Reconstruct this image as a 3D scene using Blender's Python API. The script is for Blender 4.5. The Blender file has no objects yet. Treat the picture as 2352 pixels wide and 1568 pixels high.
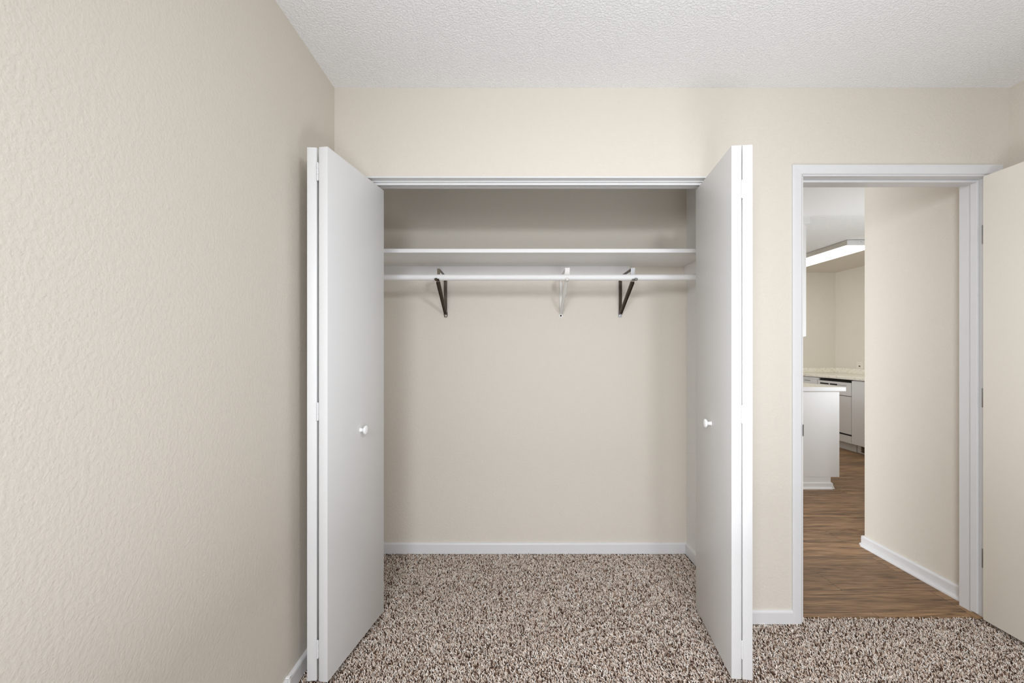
import bpy, bmesh, math, random
import numpy as np
from mathutils import Vector, Matrix

random.seed(7)
rng = np.random.default_rng(11)
SC = bpy.context.scene
COL = SC.collection

# ------------------------------------------------------------------ camera
# world: camera stands at x=0, y=0 looking along +y; closet wall face at y=D
F_PX = 1045.0
CAM_Z = 1.237
D = 2.080            # room face of the closet wall
WT = 0.140           # its thickness
DB = D + WT
cam = bpy.data.cameras.new('camera')
cam.sensor_width = 36.0
cam.lens = 36.0 * F_PX / 2352.0
cam.shift_y = 22.0 / 2352.0
cam.clip_start = 0.02
camo = bpy.data.objects.new('camera', cam)
camo.location = (0, 0, CAM_Z)
camo.rotation_euler = (math.pi / 2, 0, 0)
COL.objects.link(camo)
SC.camera = camo

# ------------------------------------------------------------------ world, exposure
w = bpy.data.worlds.new('world'); SC.world = w
w.use_nodes = True
w.node_tree.nodes['Background'].inputs[0].default_value = (0.85, 0.92, 1.0, 1)
w.node_tree.nodes['Background'].inputs[1].default_value = 0.6
SC.view_settings.view_transform = 'Standard'
SC.view_settings.look = 'None'
SC.view_settings.gamma = 1.0
SC.view_settings.use_curve_mapping = False
SC.view_settings.exposure = -0.20
SC.cycles.max_bounces = 10
SC.cycles.diffuse_bounces = 8
SC.cycles.use_denoising = True


def area(name, loc, target, size, size_y, power, color=(1, 1, 1), spread=180):
    l = bpy.data.lights.new(name, 'AREA')
    l.shape = 'RECTANGLE'; l.size = size; l.size_y = size_y
    l.energy = power; l.color = color; l.spread = math.radians(spread)
    o = bpy.data.objects.new(name, l); COL.objects.link(o)
    o.location = loc
    d = Vector(target) - Vector(loc)
    o.rotation_euler = d.to_track_quat('-Z', 'Y').to_euler()
    return o


# photographer's flash on its stand beside the camera
area('photo_flash', (0.74, -0.02, 2.12), (0.40, 2.5, 0.50), 0.16, 0.16, 9.5, (0.92, 0.945, 1.0), 125)
# second flash in a soft box at the other side of the camera
area('photo_softbox', (-0.38, -0.95, 1.90), (0.95, 2.1, 0.05), 0.7, 0.7, 32, (0.92, 0.945, 1.0), 125)
# added unseen fill near the floor, lifts the lower doors and closet
area('low_fill', (0.15, -0.70, 0.62), (0.55, 2.2, 0.05), 0.5, 0.5, 5.5, (0.92, 0.945, 1.0), 100)
# added soft fill at the made-up window behind the camera
area('bedroom_back_fill', (0.70, -4.50, 1.20), (0.70, 0, 1.15), 2.3, 2.1, 12, (0.90, 0.94, 1.0))
# added unseen fill aimed up to brighten the bedroom ceiling
area('ceiling_fill', (0.6, 0.30, 0.40), (0.62, 0.15, 2.4), 0.8, 0.8, 30, (0.89, 0.935, 1.0))
# daylight of the living room window, far left of the hall
area('living_room_window_daylight', (-2.25, 4.0, 1.45), (2.6, 4.15, 1.2), 1.8, 1.9, 138, (0.90, 0.955, 1.0))

area('hall_fill', (1.36, 2.60, 1.30), (2.24, 2.50, 1.05), 0.08, 1.6, 2.2, (0.92, 0.96, 1.0))  # added fill hidden beside the doorway, evens out the hall partition
area('kitchen_fill', (3.5, 3.25, 1.1), (3.3, 4.5, 2.2), 0.5, 0.5, 20, (0.90, 0.955, 1.0))  # added fill behind the hall partition, brightens kitchen ceiling and peninsula

# ------------------------------------------------------------------ materials
def new_mat(name):
    m = bpy.data.materials.new(name); m.use_nodes = True
    nt = m.node_tree
    return m, nt, nt.nodes['Principled BSDF']


def coords(nt):
    g = nt.nodes.new('ShaderNodeNewGeometry')
    return g.outputs['Position']


def paint(name, col, rough=0.6, bump=None, spec=0.3, var=0.0):
    """bump = list of (scale, distance)"""
    m, nt, b = new_mat(name)
    b.inputs['Base Color'].default_value = (*col, 1)
    b.inputs['Roughness'].default_value = rough
    b.inputs['Specular IOR Level'].default_value = spec
    pos = coords(nt)
    if var:
        n = nt.nodes.new('ShaderNodeTexNoise'); n.inputs['Scale'].default_value = 1.7
        n.inputs['Detail'].default_value = 3
        nt.links.new(pos, n.inputs['Vector'])
        mx = nt.nodes.new('ShaderNodeMixRGB')
        mx.inputs[1].default_value = (*[c * (1 - var) for c in col], 1)
        mx.inputs[2].default_value = (*[min(1, c * (1 + var)) for c in col], 1)
        nt.links.new(n.outputs['Fac'], mx.inputs[0])
        nt.links.new(mx.outputs[0], b.inputs['Base Color'])
    prev = None
    for sc, dist in (bump or []):
        n = nt.nodes.new('ShaderNodeTexNoise'); n.inputs['Scale'].default_value = sc
        n.inputs['Detail'].default_value = 2.5; n.inputs['Roughness'].default_value = 0.5
        nt.links.new(pos, n.inputs['Vector'])
        r = nt.nodes.new('ShaderNodeValToRGB')
        r.color_ramp.elements[0].position = 0.36; r.color_ramp.elements[1].position = 0.64
        r.color_ramp.interpolation = 'EASE'
        nt.links.new(n.outputs['Fac'], r.inputs[0])
        bp = nt.nodes.new('ShaderNodeBump'); bp.inputs['Distance'].default_value = dist
        bp.inputs['Strength'].default_value = 1.0
        nt.links.new(r.outputs[0], bp.inputs['Height'])
        if prev: nt.links.new(prev, bp.inputs['Normal'])
        prev = bp.outputs[0]
    if prev: nt.links.new(prev, b.inputs['Normal'])
    return m


WALLC = (0.675, 0.630, 0.555)
M_WALL = paint('beige_wall_paint', WALLC, 0.75, [(95, 0.0004), (240, 0.00015)], 0.2)
M_WALL_L = paint('beige_wall_paint_coarse', WALLC, 0.72, [(85, 0.00030), (190, 0.00014)], 0.25)
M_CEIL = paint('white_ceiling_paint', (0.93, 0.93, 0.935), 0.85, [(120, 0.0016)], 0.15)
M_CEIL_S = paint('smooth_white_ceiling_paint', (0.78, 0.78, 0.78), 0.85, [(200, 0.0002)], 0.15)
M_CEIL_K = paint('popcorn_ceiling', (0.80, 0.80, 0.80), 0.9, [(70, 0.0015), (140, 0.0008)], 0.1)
M_SLAB = paint('beige_ceiling_slab', WALLC, 0.8, [(140, 0.001)], 0.15)
M_TRIM = paint('white_trim_paint', (0.71, 0.71, 0.715), 0.35, [(300, 0.00006)], 0.4)
M_DOOR = paint('white_door_paint', (0.735, 0.735, 0.73), 0.38, [(260, 0.0001)], 0.4)
M_CREAM = paint('cream_door_paint', (0.84, 0.80, 0.72), 0.40, [(220, 0.0001)], 0.35)
M_SHELF = paint('white_shelf_paint', (0.80, 0.79, 0.78), 0.45, [(160, 0.0001)], 0.35)
M_SIDE = paint('grey_white_closet_side_paint', (0.78, 0.775, 0.76), 0.7, [(95, 0.0009)], 0.2)
M_KNOB = paint('white_knob_enamel', (0.85, 0.85, 0.84), 0.2, None, 0.5)
M_CAB = paint('white_cabinet_lacquer', (0.80, 0.80, 0.80), 0.4, None, 0.4)
M_BLACK = paint('black_gap', (0.012, 0.011, 0.010), 0.6)
M_APPL = paint('white_appliance_enamel', (0.76, 0.75, 0.74), 0.3, None, 0.5)
M_PLATE = paint('ivory_plastic', (0.72, 0.68, 0.59), 0.4)


def metal(name, col, rough, metallic=1.0):
    m, nt, b = new_mat(name)
    b.inputs['Metallic'].default_value = metallic
    n = nt.nodes.new('ShaderNodeTexNoise'); n.inputs['Scale'].default_value = 160
    nt.links.new(coords(nt), n.inputs['Vector'])
    r = nt.nodes.new('ShaderNodeValToRGB')
    r.color_ramp.elements[0].color = (*[c * 0.7 for c in col], 1)
    r.color_ramp.elements[1].color = (*[min(1, c * 1.25) for c in col], 1)
    nt.links.new(n.outputs['Fac'], r.inputs[0]); nt.links.new(r.outputs[0], b.inputs['Base Color'])
    b.inputs['Roughness'].default_value = rough
    return m


M_BRONZE = metal('dark_tarnished_steel', (0.085, 0.068, 0.050), 0.42, 0.85)
M_STEEL = metal('worn_bright_steel', (0.50, 0.50, 0.50), 0.30)
M_HINGE = metal('grey_hinge_steel', (0.30, 0.30, 0.30), 0.4)
M_VENT = metal('tan_vent_metal', (0.36, 0.27, 0.19), 0.5, 0.3)
M_BRKW = paint('white_painted_bracket', (0.78, 0.76, 0.72), 0.4)

# stone-look laminate worktop
M_TOP, nt, b = new_mat('cream_speckled_laminate')
n = nt.nodes.new('ShaderNodeTexNoise'); n.inputs['Scale'].default_value = 38; n.inputs['Detail'].default_value = 6
nt.links.new(coords(nt), n.inputs['Vector'])
r = nt.nodes.new('ShaderNodeValToRGB')
r.color_ramp.elements[0].position = 0.33; r.color_ramp.elements[0].color = (0.66, 0.62, 0.52, 1)
r.color_ramp.elements[1].position = 0.50; r.color_ramp.elements[1].color = (0.82, 0.785, 0.69, 1)
nt.links.new(n.outputs['Fac'], r.inputs[0]); nt.links.new(r.outputs[0], b.inputs['Base Color'])
b.inputs['Roughness'].default_value = 0.3

# wood-look vinyl planks running along x
M_WOOD, nt, b = new_mat('brown_oak_planks')
pos = coords(nt)
mp = nt.nodes.new('ShaderNodeMapping'); nt.links.new(pos, mp.inputs['Vector'])
mp.inputs['Location'].default_value = (0.28, -2.355, 0)
bt = nt.nodes.new('ShaderNodeTexBrick')
bt.inputs['Scale'].default_value = 1.0
bt.inputs['Brick Width'].default_value = 1.22; bt.inputs['Row Height'].default_value = 0.195
bt.inputs['Mortar Size'].default_value = 0.0012; bt.inputs['Mortar Smooth'].default_value = 0.2
bt.inputs['Bias'].default_value = 0.0
bt.offset = 0.37
bt.inputs['Color1'].default_value = (0.0, 0.0, 0.0, 1); bt.inputs['Color2'].default_value = (1, 1, 1, 1)
bt.inputs['Mortar'].default_value = (0.5, 0.5, 0.5, 1)
nt.links.new(mp.outputs[0], bt.inputs['Vector'])
# stretch the grain along x and shift it per plank
mp2 = nt.nodes.new('ShaderNodeMapping'); mp2.inputs['Scale'].default_value = (1.6, 17, 17)
addv = nt.nodes.new('ShaderNodeVectorMath'); addv.operation = 'MULTIPLY_ADD'
nt.links.new(bt.outputs['Color'], addv.inputs[0]); addv.inputs[1].default_value = (3.1, 0.9, 0.0)
nt.links.new(pos, addv.inputs[2]); nt.links.new(addv.outputs[0], mp2.inputs['Vector'])
g1 = nt.nodes.new('ShaderNodeTexNoise'); g1.inputs['Scale'].default_value = 1.6; g1.inputs['Detail'].default_value = 7
g1.inputs['Distortion'].default_value = 0.9; g1.inputs['Roughness'].default_value = 0.62
nt.links.new(mp2.outputs[0], g1.inputs['Vector'])
mp3 = nt.nodes.new('ShaderNodeMapping'); mp3.inputs['Scale'].default_value = (9, 210, 60)
nt.links.new(addv.outputs[0], mp3.inputs['Vector'])
g2 = nt.nodes.new('ShaderNodeTexNoise'); g2.inputs['Scale'].default_value = 1.0; g2.inputs['Detail'].default_value = 4
nt.links.new(mp3.outputs[0], g2.inputs['Vector'])
mixg = nt.nodes.new('ShaderNodeMixRGB'); mixg.inputs[0].default_value = 0.42
nt.links.new(g1.outputs['Fac'], mixg.inputs[1]); nt.links.new(g2.outputs['Fac'], mixg.inputs[2])
r = nt.nodes.new('ShaderNodeValToRGB')
r.color_ramp.elements[0].position = 0.34; r.color_ramp.elements[0].color = (0.045, 0.022, 0.010, 1)
r.color_ramp.elements[1].position = 0.62; r.color_ramp.elements[1].color = (0.42, 0.265, 0.145, 1)
e = r.color_ramp.elements.new(0.47); e.color = (0.225, 0.135, 0.068, 1)
nt.links.new(mixg.outputs[0], r.inputs[0])
tone = nt.nodes.new('ShaderNodeMixRGB'); tone.blend_type = 'MULTIPLY'; tone.inputs[0].default_value = 1
rt = nt.nodes.new('ShaderNodeValToRGB')
rt.color_ramp.elements[0].color = (0.86, 0.84, 0.84, 1); rt.color_ramp.elements[1].color = (1.08, 1.04, 1.0, 1)
nt.links.new(bt.outputs['Color'], rt.inputs[0])
nt.links.new(r.outputs[0], tone.inputs[1]); nt.links.new(rt.outputs[0], tone.inputs[2])
seam = nt.nodes.new('ShaderNodeMixRGB'); seam.inputs[2].default_value = (0.05, 0.03, 0.018, 1)
nt.links.new(bt.outputs['Fac'], seam.inputs[0]); nt.links.new(tone.outputs[0], seam.inputs[1])
nt.links.new(seam.outputs[0], b.inputs['Base Color'])
b.inputs['Roughness'].default_value = 0.48; b.inputs['Specular IOR Level'].default_value = 0.3
bp = nt.nodes.new('ShaderNodeBump'); bp.inputs['Distance'].default_value = 0.0006
nt.links.new(mixg.outputs[0], bp.inputs['Height']); nt.links.new(bp.outputs[0], b.inputs['Normal'])

# carpet: yarn colour is a per-tuft attribute
M_YARN, nt, b = new_mat('twisted_carpet_yarn')
at = nt.nodes.new('ShaderNodeAttribute'); at.attribute_name = 'yarn'
nt.links.new(at.outputs['Color'], b.inputs['Base Color'])
b.inputs['Roughness'].default_value = 0.9
b.inputs['Specular IOR Level'].default_value = 0.15
M_BACK, nt, b = new_mat('carpet_backing')
v = nt.nodes.new('ShaderNodeTexVoronoi'); v.inputs['Scale'].default_value = 130
nt.links.new(coords(nt), v.inputs['Vector'])
r = nt.nodes.new('ShaderNodeValToRGB')
r.color_ramp.elements[0].color = (0.12, 0.08, 0.06, 1); r.color_ramp.elements[1].color = (0.03, 0.018, 0.013, 1)
nt.links.new(v.outputs['Distance'], r.inputs[0]); nt.links.new(r.outputs[0], b.inputs['Base Color'])
b.inputs['Roughness'].default_value = 1.0

M_GLOW, nt, b = new_mat('lit_diffuser')
b.inputs['Base Color'].default_value = (0.9, 0.9, 0.88, 1)
b.inputs['Emission Color'].default_value = (1.0, 0.985, 0.94, 1)
b.inputs['Emission Strength'].default_value = 4.0
M_GLASS, nt, b = new_mat('window_glass')
b.inputs['Base Color'].default_value = (0.95, 0.98, 1, 1); b.inputs['Roughness'].default_value = 0.02
b.inputs['Transmission Weight'].default_value = 1.0; b.inputs['IOR'].default_value = 1.45


# ------------------------------------------------------------------ mesh helpers
class MB:
    def __init__(self):
        self.bm = bmesh.new()

    def box(self, x0, x1, y0, y1, z0, z1, bev=0.0, seg=2, mat=None):
        vs = [(x0, y0, z0), (x1, y0, z0), (x1, y1, z0), (x0, y1, z0),
              (x0, y0, z1), (x1, y0, z1), (x1, y1, z1), (x0, y1, z1)]
        vs = [Vector(v) for v in vs]
        if mat is not None: vs = [mat @ v for v in vs]
        b = [self.bm.verts.new(v) for v in vs]
        fs = [(0, 3, 2, 1), (4, 5, 6, 7), (0, 1, 5, 4), (1, 2, 6, 5), (2, 3, 7, 6), (3, 0, 4, 7)]
        fs = [self.bm.faces.new([b[i] for i in f]) for f in fs]
        if bev > 0:
            es = list({e for f in fs for e in f.edges})
            bmesh.ops.bevel(self.bm, geom=es, offset=bev, segments=seg, affect='EDGES', profile=0.5)
        return self

    def prism(self, pts, vec, mat=None):
        """closed polygon pts (3-D) extruded along vec"""
        vec = Vector(vec); pts = [Vector(p) for p in pts]
        if mat is not None: pts = [mat @ p for p in pts]
        a = [self.bm.verts.new(p) for p in pts]
        c = [self.bm.verts.new(p + vec) for p in pts]
        n = len(pts)
        self.bm.faces.new(a); self.bm.faces.new(c[::-1])
        for i in range(n):
            self.bm.faces.new([a[i], c[i], c[(i + 1) % n], a[(i + 1) % n]])
        return self

    def lathe(self, prof, origin, axis, n=24):
        """prof = [(along, radius)...]"""
        ax = Vector(axis).normalized()
        u = ax.orthogonal().normalized(); v = ax.cross(u)
        o = Vector(origin); rings = []
        for t, r in prof:
            c = o + ax * t
            if r < 1e-6:
                rings.append([self.bm.verts.new(c)])
            else:
                rings.append([self.bm.verts.new(c + (u * math.cos(a) + v * math.sin(a)) * r)
                              for a in [2 * math.pi * k / n for k in range(n)]])
        for A, B in zip(rings[:-1], rings[1:]):
            for k in range(n):
                k2 = (k + 1) % n
                if len(A) == 1 and len(B) > 1: self.bm.faces.new([A[0], B[k], B[k2]])
                elif len(B) == 1 and len(A) > 1: self.bm.faces.new([A[k], B[0], A[k2]])
                elif len(A) > 1: self.bm.faces.new([A[k], B[k], B[k2], A[k2]])
        if len(rings[0]) > 1: self.bm.faces.new(rings[0][::-1])
        if len(rings[-1]) > 1: self.bm.faces.new(rings[-1])
        return self

    def cyl(self, a, b, r, n=20):
        a = Vector(a); b = Vector(b)
        return self.lathe([(0, r), ((b - a).length, r)], a, b - a, n)

    def strip(self, pts, wdir, width, thick_dirs, thick):
        """flat bar following pts; wdir width direction, thickness along normals given"""
        pts = [Vector(p) for p in pts]; wd = Vector(wdir).normalized()
        rings = []
        for i, p in enumerate(pts):
            if i == 0: t = pts[1] - pts[0]
            elif i == len(pts) - 1: t = pts[-1] - pts[-2]
            else: t = (pts[i + 1] - pts[i]).normalized() + (pts[i] - pts[i - 1]).normalized()
            nn = t.normalized().cross(wd).normalized()
            wv = width[i] if isinstance(width, (list, tuple)) else width
            rings.append([self.bm.verts.new(p + wd * wv / 2 * sx + nn * thick / 2 * sy)
                          for sx, sy in ((-1, -1), (1, -1), (1, 1), (-1, 1))])
        for A, B in zip(rings[:-1], rings[1:]):
            for k in range(4):
                self.bm.faces.new([A[k], A[(k + 1) % 4], B[(k + 1) % 4], B[k]])
        self.bm.faces.new(rings[0][::-1]); self.bm.faces.new(rings[-1])
        return self

    def build(self, name, mat, parent=None, smooth=False, label=None):
        bmesh.ops.recalc_face_normals(self.bm, faces=self.bm.faces[:])
        me = bpy.data.meshes.new(name)
        if parent is not None:
            base = WORLD[parent.name]
            bmesh.ops.translate(self.bm, verts=self.bm.verts[:], vec=-base)
        self.bm.to_mesh(me); self.bm.free()
        me.materials.append(mat)
        if smooth:
            me.polygons.foreach_set('use_smooth', [True] * len(me.polygons))
            try: me.set_sharp_from_angle(angle=math.radians(38))
            except Exception: pass
        o = bpy.data.objects.new(name, me); COL.objects.link(o)
        if parent is not None: o.parent = parent
        WORLD[o.name] = WORLD[parent.name].copy() if parent is not None else Vector((0, 0, 0))
        if label: o['label'] = label
        return o


WORLD = {}


def tag(o, label, cat, group=None, kind=None):
    o['label'] = label; o['category'] = cat
    if group: o['group'] = group
    if kind: o['kind'] = kind
    return o


def empty(name, loc, label, cat, group=None, kind=None):
    o = bpy.data.objects.new(name, None); COL.objects.link(o)
    o.empty_display_size = 0.05
    o.location = loc; WORLD[o.name] = Vector(loc)
    return tag(o, label, cat, group, kind)


def struct(name, mb, mat, label, cat):
    o = mb.build(name, mat)
    return tag(o, label, cat, kind='structure')


# ------------------------------------------------------------------ dimensions
XL, XR = -0.812, 2.273          # bedroom side walls
HC = 2.440                      # ceiling
YB = -4.60                      # bedroom wall behind the camera
YC = 2.797                      # back wall of the closet
XCR = 1.073                     # right side wall of the closet
OL, OR_, OH = -0.800, 0.965, 2.034      # closet opening
DL, DR, DH = 1.326, 2.185, 2.038        # doorway opening
XHW, YHW = 2.240, 2.890         # hall partition face and its far end
KX, KY = 4.80, 6.75             # kitchen right wall and back wall
LX = -2.60                      # living room left wall

# ------------------------------------------------------------------ shell
# closet wall, with both openings cut out
wl = MB()
wl.box(XL, OL, D, DB, -0.02, OH)
wl.box(OR_, DL, D, DB, -0.02, OH)
wl.box(DR, XR + 0.1, D, DB, -0.02, DH)
wl.box(XL - 0.1, DL, D, DB, OH, HC + 0.05)
wl.box(DL, XR + 0.1, D, DB, DH, HC + 0.05)
struct('wall_front', wl, M_WALL, 'beige painted wall holding the closet opening and the doorway', 'wall')

struct('wall_left', MB().box(XL - 0.1, XL, YB - 0.1, YC, -0.02, HC + 0.05), M_WALL_L,
       'large beige textured wall along the side of the room next to the closet', 'wall')
struct('wall_right', MB().box(XR, XR + 0.1, YB - 0.1, D, -0.02, HC + 0.05), M_WALL,
       'narrow strip of beige wall above the open cream door', 'wall')
wb = MB()
wb.box(XL - 0.1, -0.50, YB - 0.1, YB, -0.02, HC + 0.05)
wb.box(1.90, XR + 0.1, YB - 0.1, YB, -0.02, HC + 0.05)
wb.box(-0.50, 1.90, YB - 0.1, YB, -0.02, 0.10)
wb.box(-0.50, 1.90, YB - 0.1, YB, 2.25, HC + 0.05)
struct('wall_back', wb, M_WALL, 'beige bedroom wall with an added window behind the viewer', 'wall')
wf = MB()
for x in (-0.50, 0.68, 1.85): wf.box(x, x + 0.05, YB - 0.08, YB - 0.03, 0.10, 2.25, 0.004)
wf.box(-0.45, 1.85, YB - 0.08, YB - 0.03, 0.10, 0.15, 0.004); wf.box(-0.45, 1.85, YB - 0.08, YB - 0.03, 2.20, 2.25, 0.004)
win = struct('added_window_1', wf, M_TRIM, 'white framed unseen window added behind the viewer', 'window')  # unseen window, put in to go with the fill from behind
MB().box(-0.45, 1.85, YB - 0.058, YB - 0.052, 0.15, 2.20).build('window_pane', M_GLASS, win)

struct('wall_closet_back', MB().box(XL - 0.1, XCR + 0.1, YC, YC + 0.10, -0.02, HC + 0.05), M_WALL,
       'beige back wall inside the closet behind shelf and rod', 'wall')
struct('wall_closet_right', MB().box(XCR, XCR + 0.1, DB, YC, -0.02, HC + 0.05), M_SIDE,
       'greyish side wall inside the closet next to the folded doors', 'wall')

# hall and kitchen shell
struct('wall_hall_right', MB().box(XHW, XHW + 0.10, DB, YHW, -0.02, HC + 0.05), M_WALL,
       'beige hallway partition seen through the doorway', 'wall')
struct('wall_hall_return', MB().box(XHW + 0.10, KX + 0.1, YHW - 0.10, YHW, -0.02, HC + 0.05), M_WALL,
       'beige wall returning behind the hallway partition', 'wall')
struct('wall_kitchen_right', MB().box(KX, KX + 0.1, YHW, KY + 0.1, -0.02, HC + 0.05), M_WALL,
       'beige kitchen wall with the outlet above the backsplash', 'wall')
struct('wall_kitchen_back', MB().box(LX - 0.1, KX, KY, KY + 0.1, -0.02, HC + 0.05), M_WALL,
       'far beige kitchen wall behind the peninsula', 'wall')
wv = MB()
wv.box(LX - 0.1, LX, YC + 0.1, 3.2, -0.02, HC + 0.05); wv.box(LX - 0.1, LX, 6.0, KY, -0.02, HC + 0.05)
wv.box(LX - 0.1, LX, 3.2, 6.0, -0.02, 0.4); wv.box(LX - 0.1, LX, 3.2, 6.0, 2.4, HC + 0.05)
struct('wall_living', wv, M_WALL, 'beige living room wall with a large window out of sight', 'wall')
struct('wall_living_front', MB().box(LX - 0.1, XL - 0.1, YC, YC + 0.1, -0.02, HC + 0.05), M_WALL,
       'beige living room wall beside the closet box', 'wall')

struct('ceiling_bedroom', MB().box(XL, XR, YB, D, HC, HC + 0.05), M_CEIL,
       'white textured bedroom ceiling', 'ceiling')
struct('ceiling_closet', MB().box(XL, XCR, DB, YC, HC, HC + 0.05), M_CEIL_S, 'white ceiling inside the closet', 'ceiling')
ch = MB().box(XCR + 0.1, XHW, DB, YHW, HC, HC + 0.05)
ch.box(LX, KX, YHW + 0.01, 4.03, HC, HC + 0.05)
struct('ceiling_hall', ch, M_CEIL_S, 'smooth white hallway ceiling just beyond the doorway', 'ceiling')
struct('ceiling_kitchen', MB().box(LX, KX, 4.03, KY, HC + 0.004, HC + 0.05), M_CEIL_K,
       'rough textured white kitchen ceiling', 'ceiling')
struct('trim_ceiling_slab', MB().box(4.02, KX, YHW + 0.02, KY, 2.400, HC + 0.003), M_SLAB,  # slab in the wall colour, slightly lower than the kitchen ceiling
       'beige slab just below the ceiling beyond the kitchen light', 'soffit')

struct('floor_carpet', MB().box(XL, XR, YB, D, -0.05, -0.012).box(OL, OR_, D, DB, -0.05, -0.012)
       .box(XL, XCR, DB, YC, -0.05, -0.012).box(DL, DR, D, D + 0.040, -0.05, -0.012), M_BACK,
       'carpeted floor of the bedroom and closet', 'floor')
struct('floor_wood', MB().box(DL, DR, D + 0.040, DB, -0.05, -0.002).box(XCR + 0.1, XHW, DB, YHW, -0.05, -0.002)
       .box(LX, KX, YHW, KY, -0.05, -0.002), M_WOOD, 'brown wood plank floor of the hallway and kitchen', 'floor')

# ------------------------------------------------------------------ baseboards
def base_profile(h, t):
    return [(0, 0), (t, 0), (t, h - 0.010), (t * 0.85, h - 0.004), (t * 0.5, h), (0, h)]


def baseboard(name, p0, p1, normal, h=0.066, t=0.013, z0=-0.004, label='', shoe=False, mat=None):
    p0 = Vector(p0); p1 = Vector(p1); nrm = Vector(normal)
    m = MB()
    pts = [(p0.x + nrm.x * a, p0.y + nrm.y * a, z0 + b) for a, b in base_profile(h, t)]
    m.prism(pts, p1 - p0)
    if shoe:
        pr = [(t, 0), (t + 0.016, 0), (t + 0.0155, 0.007), (t + 0.010, 0.014), (t, 0.017)]
        pts = [(p0.x + nrm.x * a, p0.y + nrm.y * a, z0 + b) for a, b in pr]
        m.prism(pts, p1 - p0)
    return struct(name, m, mat or M_TRIM, label, 'baseboard')


baseboard('baseboard_left', (XL, YB, 0), (XL, D, 0), (1, 0, 0), label='white baseboard under the large beige side wall')
baseboard('baseboard_front', (OR_ + 0.02, D, 0), (DL - 0.047, D, 0), (0, -1, 0), h=0.060,
          label='short white baseboard between closet opening and doorway casing')
baseboard('baseboard_closet_back', (XL, YC, 0), (XCR, YC, 0), (0, -1, 0),
          label='white baseboard along the closet back wall')
baseboard('baseboard_closet_right', (XCR, DB, 0), (XCR, YC - 0.013, 0), (-1, 0, 0),
          label='white baseboard along the closet side wall')
baseboard('baseboard_right', (XR, YB, 0), (XR, D, 0), (-1, 0, 0), label='white baseboard behind the open cream door')
baseboard('baseboard_hall', (XHW, DB, 0), (XHW, YHW, 0), (-1, 0, 0), h=0.066, t=0.013, z0=-0.002,
          label='white baseboard with shoe moulding along the hallway partition', shoe=True)
baseboard('baseboard_hall_end', (XHW - 0.013, YHW, 0), (KX - 0.1, YHW, 0), (0, 1, 0), h=0.066, t=0.013, z0=-0.002,
          label='white baseboard turning the corner of the hallway partition', shoe=True)

clip = MB()
clip.box(XL + 0.0125, XL + 0.0155, 1.628, 1.641, 0.020, 0.070, 0.0008)
clip.box(XL + 0.0005, XL + 0.0155, 1.628, 1.641, 0.0635, 0.0665, 0.0008)
tag(clip.build('cable_clip', M_KNOB), 'small white clip hooked over the baseboard beside the folded closet door', 'clip')

# ------------------------------------------------------------------ closet opening trim and track
jl = MB()
jl.box(OL - 0.0, OL + 0.012, D + 0.001, DB, -0.01, OH - 0.006)
jl.box(OR_ - 0.012, OR_, D + 0.001, DB, -0.01, OH - 0.006)
jl.box(OL, OR_, D - 0.001, DB + 0.001, OH - 0.006, OH + 0.001, 0.001)
struct('trim_closet', jl, M_TRIM, 'white board lining the top and sides of the closet opening', 'trim')
tr = empty('closet_door_track', ((OL + OR_) / 2, 2.14, 2.02),
           'white metal sliding track under the closet opening header', 'track')
t = MB()
zt = OH - 0.006
t.box(OL + 0.012, OR_ - 0.012, 2.125, 2.128, 2.012, zt)
t.box(OL + 0.012, OR_ - 0.012, 2.152, 2.155, 2.012, zt)
t.box(OL + 0.012, OR_ - 0.012, 2.128, 2.152, zt - 0.003, zt)
t.box(OL + 0.012, OR_ - 0.012, 2.128, 2.134, 2.012, 2.0145)
t.box(OL + 0.012, OR_ - 0.012, 2.146, 2.152, 2.012, 2.0145)
t.build('rail', M_DOOR, tr)
MB().box(OL + 0.012, OR_ - 0.012, 2.112, 2.125, zt - 0.006, zt, 0.001).build('lip', M_DOOR, tr)

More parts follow.
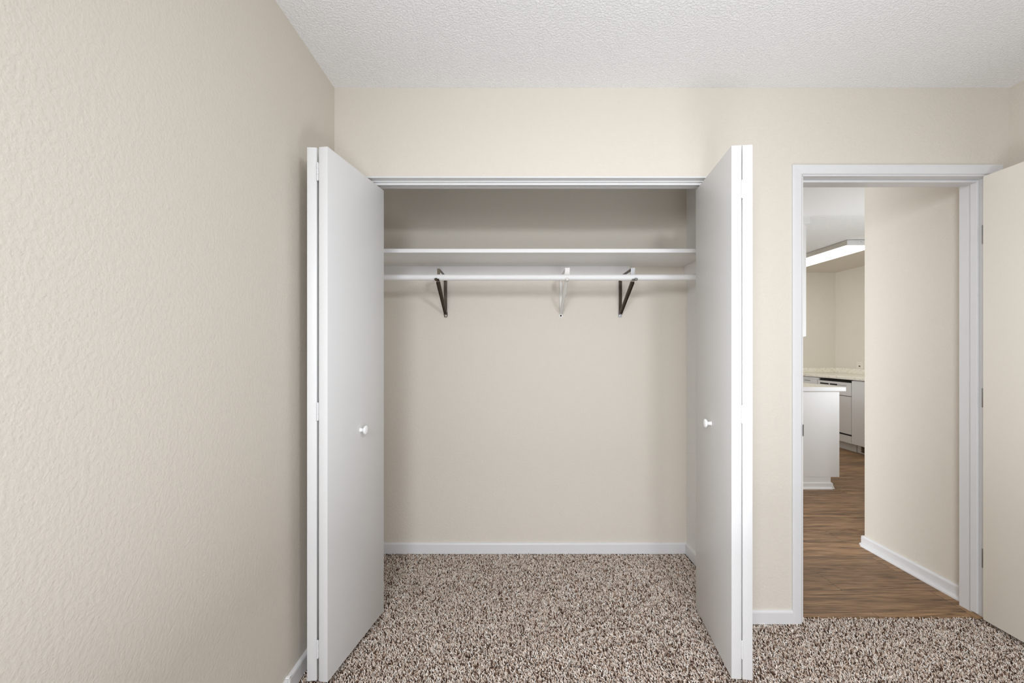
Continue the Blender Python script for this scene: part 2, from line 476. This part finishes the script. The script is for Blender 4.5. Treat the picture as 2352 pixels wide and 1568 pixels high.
# ------------------------------------------------------------------ folding closet doors
def folding_door(name, label, lead, pivot, z0, z1, hinge_z, knob_t, knob_z, side, L=0.467, T=0.035):
    """lead/pivot = (front corner on the fold side x, y, direction x, y, thickness direction sign)"""
    root = empty(name, (lead[0], lead[1], 0), label, 'closet door', kind='structure')
    panels = []
    for (px, py, dx, dy, s) in (lead, pivot):
        d = Vector((dx, dy, 0)).normalized(); nrm = Vector((dy, -dx, 0)).normalized() * s
        M = Matrix(((d.x, nrm.x, 0, px), (d.y, nrm.y, 0, py), (0, 0, 1, 0), (0, 0, 0, 1)))
        m = MB().box(0, L, 0, T, z0, z1, 0.0015, 2, M)
        panels.append((m.build('door_panel', M_DOOR, root, True), M))
    # knob on the visible face of the leading panel
    P, M = panels[0]
    n = (M.to_3x3() @ Vector((0, -1, 0))).normalized()
    o = M @ Vector((knob_t, 0, knob_z))
    MB().lathe([(0, 0.0095), (0.002, 0.0090), (0.011, 0.0070), (0.015, 0.0085), (0.018, 0.0150), (0.0215, 0.0185),
                (0.025, 0.0190), (0.028, 0.0165), (0.030, 0.0105), (0.031, 0)], o, n, 28).build('knob', M_KNOB, P, True)
    # hinges bridge the gap between the two edges
    A = panels[0][1] @ Vector((0, T, 0)); B = Vector((pivot[0], pivot[1], 0))
    c = (A + B) / 2
    for hz in hinge_z:
        h = MB()
        for k in range(3):
            h.cyl((c.x, c.y - 0.0015, hz - 0.032 + k * 0.0217), (c.x, c.y - 0.0015, hz - 0.032 + k * 0.0217 + 0.0205), 0.0036, 12)
        h.cyl((c.x, c.y - 0.0015, hz - 0.034), (c.x, c.y - 0.0015, hz + 0.034), 0.0022, 10)
        h.box(min(A.x, B.x) - 0.0025, max(A.x, B.x) + 0.0025, c.y + 0.001, c.y + 0.0026, hz - 0.031, hz + 0.031)
        h.build('hinge', M_TRIM, root, True)
    # top guide pin of the leading panel and pivot pin
    g = MB()
    for (Pn, Mn), tt in ((panels[0], L - 0.03), (panels[1], L - 0.03)):
        q = Mn @ Vector((tt, T / 2, 0))
        g.cyl((q.x, q.y, z1 - 0.01), (q.x, q.y, z1 + 0.006), 0.004, 10)
    g.build('guide_pin', M_STEEL, root, True)
    return root


# left pair: leading panel face looks towards the opening
folding_door('door_1', 'white folding closet door beside the large beige side wall, folded open', (-0.676, 1.667, 0.165, 0.986, -1), (-0.719, 1.676, -0.088, 0.996, -1),
             0.023, 1.987, (1.897, 1.015, 0.141), 0.245, 0.906, 1)
folding_door('door_2', 'white folding closet door next to the doorway, folded open', (0.809, 1.677, 0.1196, 0.9928, 1), (0.8475, 1.6728, 0.165, 0.985, 1),
             0.030, 1.994, (1.832, 1.005, 0.140), 0.238, 0.933, -1)

# ------------------------------------------------------------------ closet shelf, cleats, rod, brackets
SY = 2.400
tag(MB().box(XL, XCR, SY, YC, 1.756, 1.777, 0.002).build('closet_shelf', M_SHELF),
    'long white wooden shelf spanning the closet above the rod', 'shelf')
tag(MB().box(XL, 0.720, YC - 0.018, YC, 1.682, 1.756, 0.001).build('shelf_cleat', M_SHELF),
    'white wooden batten on the closet back wall under the shelf', 'cleat', 'battens under the closet shelf')
tag(MB().box(XCR - 0.018, XCR, SY + 0.02, YC, 1.682, 1.756, 0.001).build('shelf_cleat', M_SHELF),
    'short batten on the closet side wall carrying the shelf end', 'cleat', 'battens under the closet shelf')
RZ, RY, RR = 1.641, 2.500, 0.0168
rod = empty('closet_rod', (0.13, RY, RZ), 'white round hanging rod below the closet shelf', 'closet rod')
MB().cyl((XL + 0.004, RY, RZ), (XCR - 0.004, RY, RZ), RR, 32).build('pole', M_SHELF, rod, True)
MB().cyl((XL, RY, RZ), (XL + 0.014, RY, RZ), 0.026, 24).build('end_socket', M_SHELF, rod, True)
MB().cyl((XCR - 0.014, RY, RZ), (XCR, RY, RZ), 0.026, 24).build('end_socket', M_SHELF, rod, True)


def bracket(x, label, mat, mat2, tip_mat, plate_w, arm_y=2.515, mirror=1, tip_dx=0.0):
    root = empty('rod_bracket', (x, YC, 1.45), label, 'bracket', 'rod brackets in the closet')
    # wall strap (U channel), screw tab at its foot
    s = MB()
    s.strip([(x, YC - 0.0035, 1.470), (x, YC - 0.0035, 1.700)], (1, 0, 0), 0.017, None, 0.003)
    for sx in (-1, 1):
        s.strip([(x + sx * 0.0078, YC - 0.008, 1.475), (x + sx * 0.0078, YC - 0.010, 1.700)], (0, 1, 0), 0.013, None, 0.0015)
    s.build('wall_strap', mat, root)
    f = MB()
    f.strip([(x, YC - 0.004, 1.476), (x, YC - 0.0025, 1.458), (x, YC - 0.0025, 1.444)], (1, 0, 0), [0.022, 0.024, 0.017], None, 0.003)
    tab = f.build('screw_tab', tip_mat, root)
    MB().lathe([(0, 0.0055), (0.002, 0.005), (0.0032, 0.002), (0.0034, 0)], (x, YC - 0.004, 1.454), (0, -1, 0), 14).build('screw', M_STEEL if mat is M_BRONZE else M_BLACK, tab, True)
    # horizontal arm
    a = MB()
    a.strip([(x, YC - 0.004, 1.693), (x, arm_y, 1.693)], (1, 0, 0), 0.010, None, 0.003)
    a.strip([(x - mirror * 0.0045, YC - 0.004, 1.687), (x - mirror * 0.0045, arm_y + 0.004, 1.687)], (0, 0, 1), 0.015, None, 0.002)
    a.build('arm', mat, root)
    # front plate that drops behind the rod, then cradle under it
    h = MB()
    pts = [(x, arm_y, 1.695), (x, arm_y - 0.002 + 0.006, 1.672)]
    h.strip([(x + mirror * plate_w * 0.25, arm_y - 0.001, 1.698), (x + mirror * plate_w * 0.25, arm_y + 0.006, 1.640)], (1, 0, 0), plate_w, None, 0.003)
    cr = [(x, RY + math.cos(t) * (RR + 0.0035), RZ + math.sin(t) * (RR + 0.0035)) for t in [math.radians(v) for v in range(20, -151, -17)]]
    h.strip(cr, (1, 0, 0), 0.018, None, 0.0028)
    hk = h.build('hook', mat2, root)
    e = cr[-1]
    MB().lathe([(0, 0), (0.0012, 0.0052), (0.004, 0.0088), (0.008, 0.0100), (0.012, 0.0088), (0.0148, 0.0052), (0.016, 0)],
               (e[0] + tip_dx, e[1] - 0.008, e[2] - 0.012), (0, 0, 1), 18).build('hook_tip', tip_mat, hk, True)
    # diagonal brace, a folded channel from the foot of the strap to the cradle
    b = MB()
    p0 = Vector((x, YC - 0.006, 1.466)); p1 = Vector((x, RY + 0.010, RZ - RR - 0.006))
    b.strip([p0, p1], (1, 0, 0), [0.017, 0.022], None, 0.003)
    d = (p1 - p0).normalized(); up = d.cross(Vector((1, 0, 0)))
    for sx in (-1, 1):
        q0 = p0 + Vector((sx * 0.0080, 0, 0)) - up * 0.004; q1 = p1 + Vector((sx * 0.0100, 0, 0)) - up * 0.004
        b.strip([q0, q1], up, 0.009, None, 0.0015)
    b.build('brace', mat, root)
    # small corner rivet where strap meets arm
    MB().lathe([(0, 0.005), (0.002, 0.005), (0.0035, 0.002), (0.0036, 0)], (x + mirror * 0.003, YC - 0.020, 1.668), (0, -1, 0), 14).build('rivet', mat2, root, True)
    return root


bracket(-0.407, 'dark metal rod bracket farthest from the doorway, casting a slanted shadow', M_BRONZE, M_BRONZE, M_BRONZE, 0.016, 2.547, -1, -0.006)
bracket(0.300, 'white painted rod bracket between the two dark metal ones', M_BRKW, M_BRKW, M_BRKW, 0.026, 2.520, 1)
bracket(0.664, 'dark metal rod bracket nearest the doorway, with a bright round tip', M_BRONZE, M_STEEL, M_HINGE, 0.022, 2.520, 1, 0.010)

# ------------------------------------------------------------------ doorway: jambs, stops, casings
dj = MB()
dj.box(DL - 0.0, DL + 0.004, D - 0.001, DB + 0.001, -0.002, DH)
dj.box(DR - 0.002, DR + 0.02, D - 0.001, DB + 0.001, -0.002, DH)
dj.box(DL, DR, D - 0.001, DB + 0.001, DH - 0.002, DH + 0.012)
# stops
dj.box(DL + 0.004, DL + 0.014, D + 0.045, D + 0.078, -0.002, DH - 0.002, 0.002)
dj.box(DR - 0.013, DR - 0.002, D + 0.045, D + 0.078, 0.010, DH - 0.002, 0.002)
dj.box(DL + 0.014, DR - 0.013, D + 0.045, D + 0.078, DH - 0.013, DH - 0.002, 0.002)
struct('trim_doorway_jamb', dj, M_TRIM, 'white jamb and stop lining the doorway', 'door jamb')


def casing(name, label, y, s):
    m = MB()
    w_ = 0.043; rv = 0.005; th = 0.013
    xi0, xo0 = DL - rv, DL - rv - w_
    xi1, xo1 = DR + rv, DR + rv + w_
    zi, zo = DH + rv, DH + rv + w_
    prof = [(0, 0), (0, 0.007), (0.004, 0.010), (0.030, th), (w_ - 0.003, th), (w_, th - 0.003), (w_, 0)]
    # mitred frame: follow inner to outer offsets
    def ring(a, b):
        yy = y + s * b
        return [Vector((DL - rv - a, yy, -0.004)), Vector((DL - rv - a, yy, DH + rv + a)),
                Vector((DR + rv + a, yy, DH + rv + a)), Vector((DR + rv + a, yy, -0.004))]
    rings = [[m.bm.verts.new(v) for v in ring(a, b)] for a, b in prof]
    for A, B in zip(rings[:-1], rings[1:]):
        for k in range(3): m.bm.faces.new([A[k], A[k + 1], B[k + 1], B[k]])
    m.bm.faces.new([r_[0] for r_ in rings]); m.bm.faces.new([r_[3] for r_ in rings][::-1])
    for k in range(3): m.bm.faces.new([rings[-1][k], rings[-1][k + 1], rings[0][k + 1], rings[0][k]])
    return struct(name, m, M_TRIM, label, 'door casing')


casing('trim_doorway_casing', 'white casing framing the doorway on the bedroom side', D, -1)
sp = MB().box(DL - 0.002, DL + 0.0052, D + 0.003, D + 0.030, 0.840, 0.912, 0.0005)
sp.strip([(DL + 0.0045, D + 0.004, 0.876), (DL + 0.003, D - 0.006, 0.876), (DL - 0.001, D - 0.0115, 0.876)], (0, 0, 1), 0.052, None, 0.0015)
tag(sp.build('strike_plate', M_BRONZE), 'small dark metal strike plate on the doorway jamb', 'strike plate')
struct('trim_threshold', MB().box(DR - 0.035, DR - 0.002, D + 0.025, D + 0.075, -0.004, 0.004, 0.001),
       paint('raw_wood_shim', (0.33, 0.21, 0.11), 0.6), 'small bare wood edge at the foot of the doorway jamb', 'trim')

# ------------------------------------------------------------------ open entry door
FX = 2.1405
dr = empty('door_3', (FX + 0.0175, D - 0.012, 0), 'cream painted flush door standing open against the side wall', 'door', kind='structure')
slab = MB().box(FX, FX + 0.035, D - 0.012 - 0.84, D - 0.012, 0.018, 2.030, 0.0015).build('door_panel', M_CREAM, dr, True)
kn = MB().lathe([(0, 0.032), (0.004, 0.031), (0.008, 0.014), (0.028, 0.012), (0.034, 0.020), (0.046, 0.027), (0.058, 0.024), (0.064, 0)],
                (FX, D - 0.012 - 0.78, 0.93), (-1, 0, 0), 28)
kn.build('door_knob', M_STEEL, slab, True)
for hz in (1.777, 1.020, 0.277):
    h = MB()
    for k in range(5):
        h.cyl((DR - 0.0015, D - 0.0065, hz - 0.044 + k * 0.0178), (DR - 0.0015, D - 0.0065, hz - 0.044 + k * 0.0178 + 0.0170), 0.0055, 12)
    h.box(DR - 0.0048, DR - 0.0020, D - 0.004, D + 0.032, hz - 0.044, hz + 0.044, 0.0004)
    h.build('hinge', M_HINGE, dr, True, 'grey metal hinge')

# ------------------------------------------------------------------ kitchen peninsula
PY0, PX0, PX1 = 4.10, 2.33, 2.950
pen = empty('kitchen_peninsula', (2.64, 5.0, 0), 'white kitchen peninsula cabinet with end panel facing the doorway', 'kitchen cabinet')
b_ = MB()
b_.box(PX0, PX1, PY0, PY0 + 0.018, 0.103, 0.876)
b_.box(PX0, PX1 - 0.078, PY0, PY0 + 0.018, -0.002, 0.104)
b_.box(PX0, PX1 - 0.078, PY0 + 0.018, 6.10, -0.002, 0.104)
b_.box(PX0, PX1 - 0.001, PY0 + 0.018, 6.10, 0.104, 0.876)
b_.build('body', M_CAB, pen)
sm = MB()
sm.prism([(PX0, PY0, -0.002), (PX0, PY0 - 0.026, -0.002), (PX0, PY0 - 0.024, 0.006), (PX0, PY0 - 0.016, 0.014),
          (PX0, PY0 - 0.011, 0.018), (PX0, PY0 - 0.010, 0.048), (PX0, PY0 - 0.004, 0.054), (PX0, PY0, 0.056)], (PX1 - 0.078 + 0.002 - PX0, 0, 0))
sm.prism([(PX1 - 0.078, PY0 - 0.010, -0.002), (PX1 - 0.050, PY0 - 0.014, -0.002), (PX1 - 0.054, PY0 - 0.014, 0.010), (PX1 - 0.063, PY0 - 0.012, 0.026),
          (PX1 - 0.066, PY0 - 0.010, 0.048), (PX1 - 0.072, PY0 - 0.008, 0.055), (PX1 - 0.078, PY0 - 0.004, 0.056)], (0, 0.6, 0))
sm.build('base_moulding', M_CAB, pen)
for k in range(4):
    y0 = PY0 + 0.03 + k * 0.515
    dd = MB().box(PX1, PX1 + 0.019, y0, y0 + 0.50, 0.125, 0.700, 0.002).build('door', M_CAB, pen)
    MB().box(PX1 - 0.002, PX1 + 0.008, y0 - 0.012, y0 - 0.0005, 0.650, 0.690, 0.001).build('hinge', M_HINGE, dd)
    MB().box(PX1, PX1 + 0.019, y0, y0 + 0.50, 0.715, 0.862, 0.002).build('drawer', M_CAB, pen)
tag(MB().box(PX0 - 0.04, 2.985, PY0 - 0.03, 6.14, 0.876, 0.9145, 0.010, 3).build('peninsula_worktop', M_TOP),
    'cream worktop with rounded edge lying on the kitchen peninsula', 'worktop')
pe = MB().box(PX0 - 0.042, 2.9865, PY0 - 0.034, PY0 - 0.027, 0.877, 0.9142, 0.003, 3)
pe_o = bpy.data.objects['peninsula_worktop']
pe.build('front_edge', M_TRIM, pe_o, label='white front edge strip')

# wall cabinet above the peninsula
UX = 2.648
uc = empty('hanging_cabinet', (2.5, 4.4, 1.366), 'white upper kitchen cabinet hanging above the peninsula', 'kitchen cabinet')
MB().box(UX - 0.31, UX - 0.012, PY0, 5.30, 1.366, 2.385, 0.001).build('body', M_CAB, uc)
for k in range(2):
    MB().box(UX - 0.012, UX + 0.007, PY0 + 0.005 + k * 0.6, PY0 + 0.595 + k * 0.6, 1.369, 2.370, 0.002).build('door', M_CAB, uc)
struct('trim_cabinet_soffit', MB().box(UX - 0.33, UX + 0.03, PY0 - 0.01, 5.32, 2.385, HC + 0.006, 0.001), M_CEIL_S,
       'white filler box between upper kitchen cabinet and ceiling', 'soffit')

# ------------------------------------------------------------------ far kitchen run along the right wall
RX = 4.150
TK = 4.225
run_top = MB().box(4.120, KX, 3.40, KY, 0.884, 0.922, 0.008, 3)
tag(run_top.build('kitchen_worktop', M_TOP), 'long cream worktop along the far kitchen wall above the dishwasher', 'worktop')
tag(MB().box(KX - 0.018, KX, 3.40, KY - 0.019, 0.922, 0.990, 0.002).build('backsplash', M_TOP),
    'low cream backsplash under the kitchen outlet', 'backsplash')
tag(MB().box(3.00, KX - 0.001, KY - 0.018, KY, 0.923, 0.990, 0.002).build('backsplash', M_TOP),
    'low cream backsplash ledge along the far back wall', 'backsplash')

ca = empty('base_cabinet', (4.45, 5.0, 0), 'plain white base cabinet beside the dishwasher, floor vent in its toe kick', 'kitchen cabinet')
MB().box(RX + 0.019, KX - 0.002, 3.42, 5.564, 0.100, 0.876).build('body', M_CAB, ca)
MB().box(TK, KX - 0.02, 3.42, 5.564, -0.002, 0.100).build('toe_kick', M_CAB, ca)
MB().box(RX, RX + 0.019, 5.100, 5.560, 0.104, 0.872, 0.002).build('door', M_CAB, ca)
for k in range(3):
    MB().box(RX, RX + 0.019, 3.44 + k * 0.55, 3.98 + k * 0.55, 0.104, 0.872, 0.002).build('door', M_CAB, ca)
vt = MB().box(TK - 0.006, TK, 5.06, 5.50, 0.012, 0.088, 0.001)
ve = empty('floor_vent', (TK, 5.28, 0.012), 'tan metal air vent in the kitchen toe kick', 'air vent')
vt.build('frame', M_VENT, ve)
vs = MB()
for k in range(3): vs.box(TK - 0.0075, TK - 0.0055, 5.075, 5.485, 0.024 + k * 0.021, 0.034 + k * 0.021)
vs.build('slot', M_BLACK, ve)

dw = empty('dishwasher', (4.45, 5.87, 0), 'white dishwasher with dark handle recess under the far kitchen worktop', 'dishwasher')
MB().box(RX + 0.022, KX - 0.02, 5.570, 6.178, 0.100, 0.850).build('body', M_BLACK, dw)
MB().box(RX + 0.030, KX - 0.05, 5.575, 6.170, 0.850, 0.870).build('top_gap', M_BLACK, dw)
cp = MB().box(RX - 0.004, RX + 0.024, 5.572, 6.176, 0.682, 0.846, 0.004).build('control_panel', M_APPL, dw)
MB().box(RX - 0.0055, RX, 5.80, 5.935, 0.800, 0.818, 0.001).box(RX - 0.0055, RX, 5.955, 6.12, 0.800, 0.818, 0.001).build('handle_recess', M_BLACK, cp)
MB().box(RX - 0.0052, RX, 5.64, 5.79, 0.806, 0.810).build('vent_line', M_HINGE, cp)
MB().box(RX, RX + 0.024, 5.572, 6.176, 0.210, 0.676, 0.003).build('door', M_APPL, dw)
MB().box(RX + 0.004, RX + 0.024, 5.572, 6.176, 0.100, 0.190, 0.002).build('lower_panel', M_APPL, dw)
MB().box(TK - 0.01, KX - 0.1, 5.572, 6.176, -0.002, 0.100).build('toe_kick', M_APPL, dw)

cb = empty('base_cabinet', (4.45, 6.46, 0), 'white base cabinet with drawer in the corner past the dishwasher', 'kitchen cabinet')
MB().box(RX + 0.019, KX - 0.002, 6.184, KY - 0.002, 0.100, 0.876).build('body', M_CAB, cb)
MB().box(TK, KX - 0.02, 6.184, KY - 0.002, -0.002, 0.100).build('toe_kick', M_CAB, cb)
dwb = MB().box(RX, RX + 0.019, 6.19, KY - 0.01, 0.735, 0.850, 0.002).build('drawer', M_CAB, cb)
MB().box(RX - 0.006, RX, 6.33, 6.45, 0.825, 0.832).build('handle', M_HINGE, dwb)
MB().box(RX, RX + 0.019, 6.19, KY - 0.01, 0.104, 0.725, 0.002).build('door', M_CAB, cb)

ou = empty('wall_outlet', (KX, 6.28, 1.035), 'small ivory wall outlet just above the kitchen backsplash', 'outlet')
MB().box(KX - 0.006, KX, 6.215, 6.335, 0.992, 1.090, 0.002).build('cover_plate', M_PLATE, ou)
MB().box(KX - 0.008, KX - 0.005, 6.262, 6.288, 1.022, 1.036).build('socket', M_BLACK, ou)

# ------------------------------------------------------------------ kitchen ceiling light
FX0, FX1, FY0, FY1 = 3.630, 3.960, 4.925, 6.150
lf = empty('ceiling_light', ((FX0 + FX1) / 2, FY0, HC), 'lit fluorescent box light on the kitchen ceiling', 'ceiling light')
hs = MB()
hs.box(FX0 + 0.004, FX1 - 0.004, FY0 + 0.006, FY1 - 0.006, 2.386, HC + 0.002, 0.002)
for y in (4.98, 5.46): hs.box(FX0 - 0.001, FX0 + 0.006, y, y + 0.18, 2.425, 2.431)
M_FIX = paint('pale_grey_fixture_paint', (0.60, 0.57, 0.53), 0.4)
hs.build('housing', M_FIX, lf)
ec = MB().box(FX0, FX1, FY0, FY0 + 0.012, 2.381, HC, 0.004)
MB().box(FX0, FX1, FY1 - 0.012, FY1, 2.381, HC, 0.004).build('end_cap', M_TRIM, lf, True)
eco = ec.build('end_cap', M_TRIM, lf, True)
MB().cyl((3.778, FY0 - 0.001, 2.420), (3.778, FY0 + 0.004, 2.420), 0.0035, 12).build('screw', M_BLACK, eco)
df = MB()
df.prism([(FX0 + 0.004, FY0 + 0.003, 2.384), (FX0 + 0.022, FY0 + 0.003, 2.366), (FX1 - 0.022, FY0 + 0.003, 2.366), (FX1 - 0.004, FY0 + 0.003, 2.384)],
         (0, FY1 - FY0 - 0.006, 0))
df.build('diffuser', M_GLOW, lf)
area('kitchen_tube_light', (3.79, 5.54, 2.355), (3.79, 5.54, 0), 0.28, 1.15, 4, (0.97, 0.98, 1.0))

# ------------------------------------------------------------------ carpet pile
def carpet_pile(regions, pitch=0.0063):
    P = []
    for (x0, x1, y0, y1) in regions:
        nx = max(1, int((x1 - x0) / pitch)); ny = max(1, int((y1 - y0) / pitch))
        gx, gy = np.meshgrid(np.linspace(x0 + pitch / 2, x1 - pitch / 2, nx), np.linspace(y0 + pitch / 2, y1 - pitch / 2, ny))
        p = np.stack([gx.ravel(), gy.ravel()], 1)
        p += rng.uniform(-0.5, 0.5, p.shape) * pitch * 0.95
        P.append(p)
    P = np.concatenate(P); N = len(P)
    # pile direction drifts over the floor, as brushed by a vacuum cleaner
    sw = 0.9 * np.sin(P[:, 0] * 3.1 + 1.3 * np.sin(P[:, 1] * 2.2)) + 0.7 * np.sin(P[:, 1] * 4.3 + P[:, 0] * 1.7)
    az = 2.3 + sw * 0.55 + rng.normal(0, 0.95, N)
    lean = np.clip(rng.normal(0.55, 0.30, N), 0.05, 1.15)
    L = rng.uniform(0.0105, 0.0145, N)
    r0 = rng.uniform(0.0018, 0.0026, N)
    curl = rng.normal(0, 0.9, N)
    ring_t = np.array([0.0, 0.45, 0.85])
    dirx, diry = np.cos(az), np.sin(az)
    verts = np.zeros((N, 10, 3), np.float32)
    base = np.stack([P[:, 0], P[:, 1], np.full(N, -0.0125)], 1)
    def centre(t):
        a = lean * t * 1.2
        az2 = az + curl * t
        h = L * t
        return base + np.stack([np.cos(az2) * np.sin(a) * h, np.sin(az2) * np.sin(a) * h, np.cos(a) * h], 1)
    rads = [0.75, 1.05, 0.85]
    phase = rng.uniform(0, 2.09, N)
    for i, t in enumerate(ring_t):
        c = centre(t)
        az2 = az + curl * t; a = lean * t * 1.2
        T = np.stack([np.cos(az2) * np.sin(a), np.sin(az2) * np.sin(a), np.cos(a)], 1)
        U = np.stack([-np.sin(az2), np.cos(az2), np.zeros(N)], 1)
        V = np.cross(T, U)
        for k in range(3):
            an = phase + k * 2.0944 + t * 1.6
            verts[:, i * 3 + k] = c + (U * np.cos(an)[:, None] + V * np.sin(an)[:, None]) * (r0 * rads[i])[:, None]
    verts[:, 9] = centre(1.08)
    quads = []
    for i in range(2):
        for k in range(3):
            k2 = (k + 1) % 3
            quads.append([i * 3 + k, i * 3 + k2, (i + 1) * 3 + k2, (i + 1) * 3 + k])
    tris = [[6 + k, 6 + (k + 1) % 3, 9] for k in range(3)]
    off = (np.arange(N) * 10)[:, None, None]
    Q = (np.array(quads)[None] + off).reshape(-1, 4); Tt = (np.array(tris)[None] + off).reshape(-1, 3)
    me = bpy.data.meshes.new('carpet_pile')
    me.vertices.add(N * 10); me.vertices.foreach_set('co', verts.reshape(-1))
    nl = len(Q) * 4 + len(Tt) * 3
    me.loops.add(nl); me.loops.foreach_set('vertex_index', np.concatenate([Q.ravel(), Tt.ravel()]).astype(np.int32))
    me.polygons.add(len(Q) + len(Tt))
    ls = np.concatenate([np.arange(len(Q)) * 4, len(Q) * 4 + np.arange(len(Tt)) * 3]).astype(np.int32)
    me.polygons.foreach_set('loop_start', ls)
    me.polygons.foreach_set('use_smooth', np.ones(len(ls), bool))
    me.update(calc_edges=True)
    pal = np.array([(0.86, 0.75, 0.65), (0.76, 0.635, 0.535), (0.55, 0.42, 0.335), (0.95, 0.90, 0.84), (0.25, 0.155, 0.105), (0.08, 0.042, 0.027)])
    idx = rng.choice(len(pal), N, p=[0.28, 0.20, 0.14, 0.18, 0.12, 0.08])
    colr = pal[idx] * rng.uniform(0.9, 1.1, (N, 1))
    ca_ = np.ones((N, 10, 4), np.float32); ca_[:, :, :3] = colr[:, None, :]
    at_ = me.color_attributes.new('yarn', 'FLOAT_COLOR', 'POINT')
    at_.data.foreach_set('color', ca_.reshape(-1))
    me.materials.append(M_YARN)
    o = bpy.data.objects.new('carpet_pile', me); COL.objects.link(o)
    WORLD[o.name] = Vector()
    return tag(o, 'speckled brown and grey twisted carpet pile covering bedroom and closet floor', 'carpet', kind='stuff')


carpet_pile([(XL + 0.014, XR - 0.014, 0.95, D - 0.004), (OL + 0.014, OR_ - 0.014, D - 0.004, DB),
             (XL + 0.002, XCR - 0.015, DB, YC - 0.014), (DL + 0.006, DR - 0.002, D - 0.004, D + 0.040)])
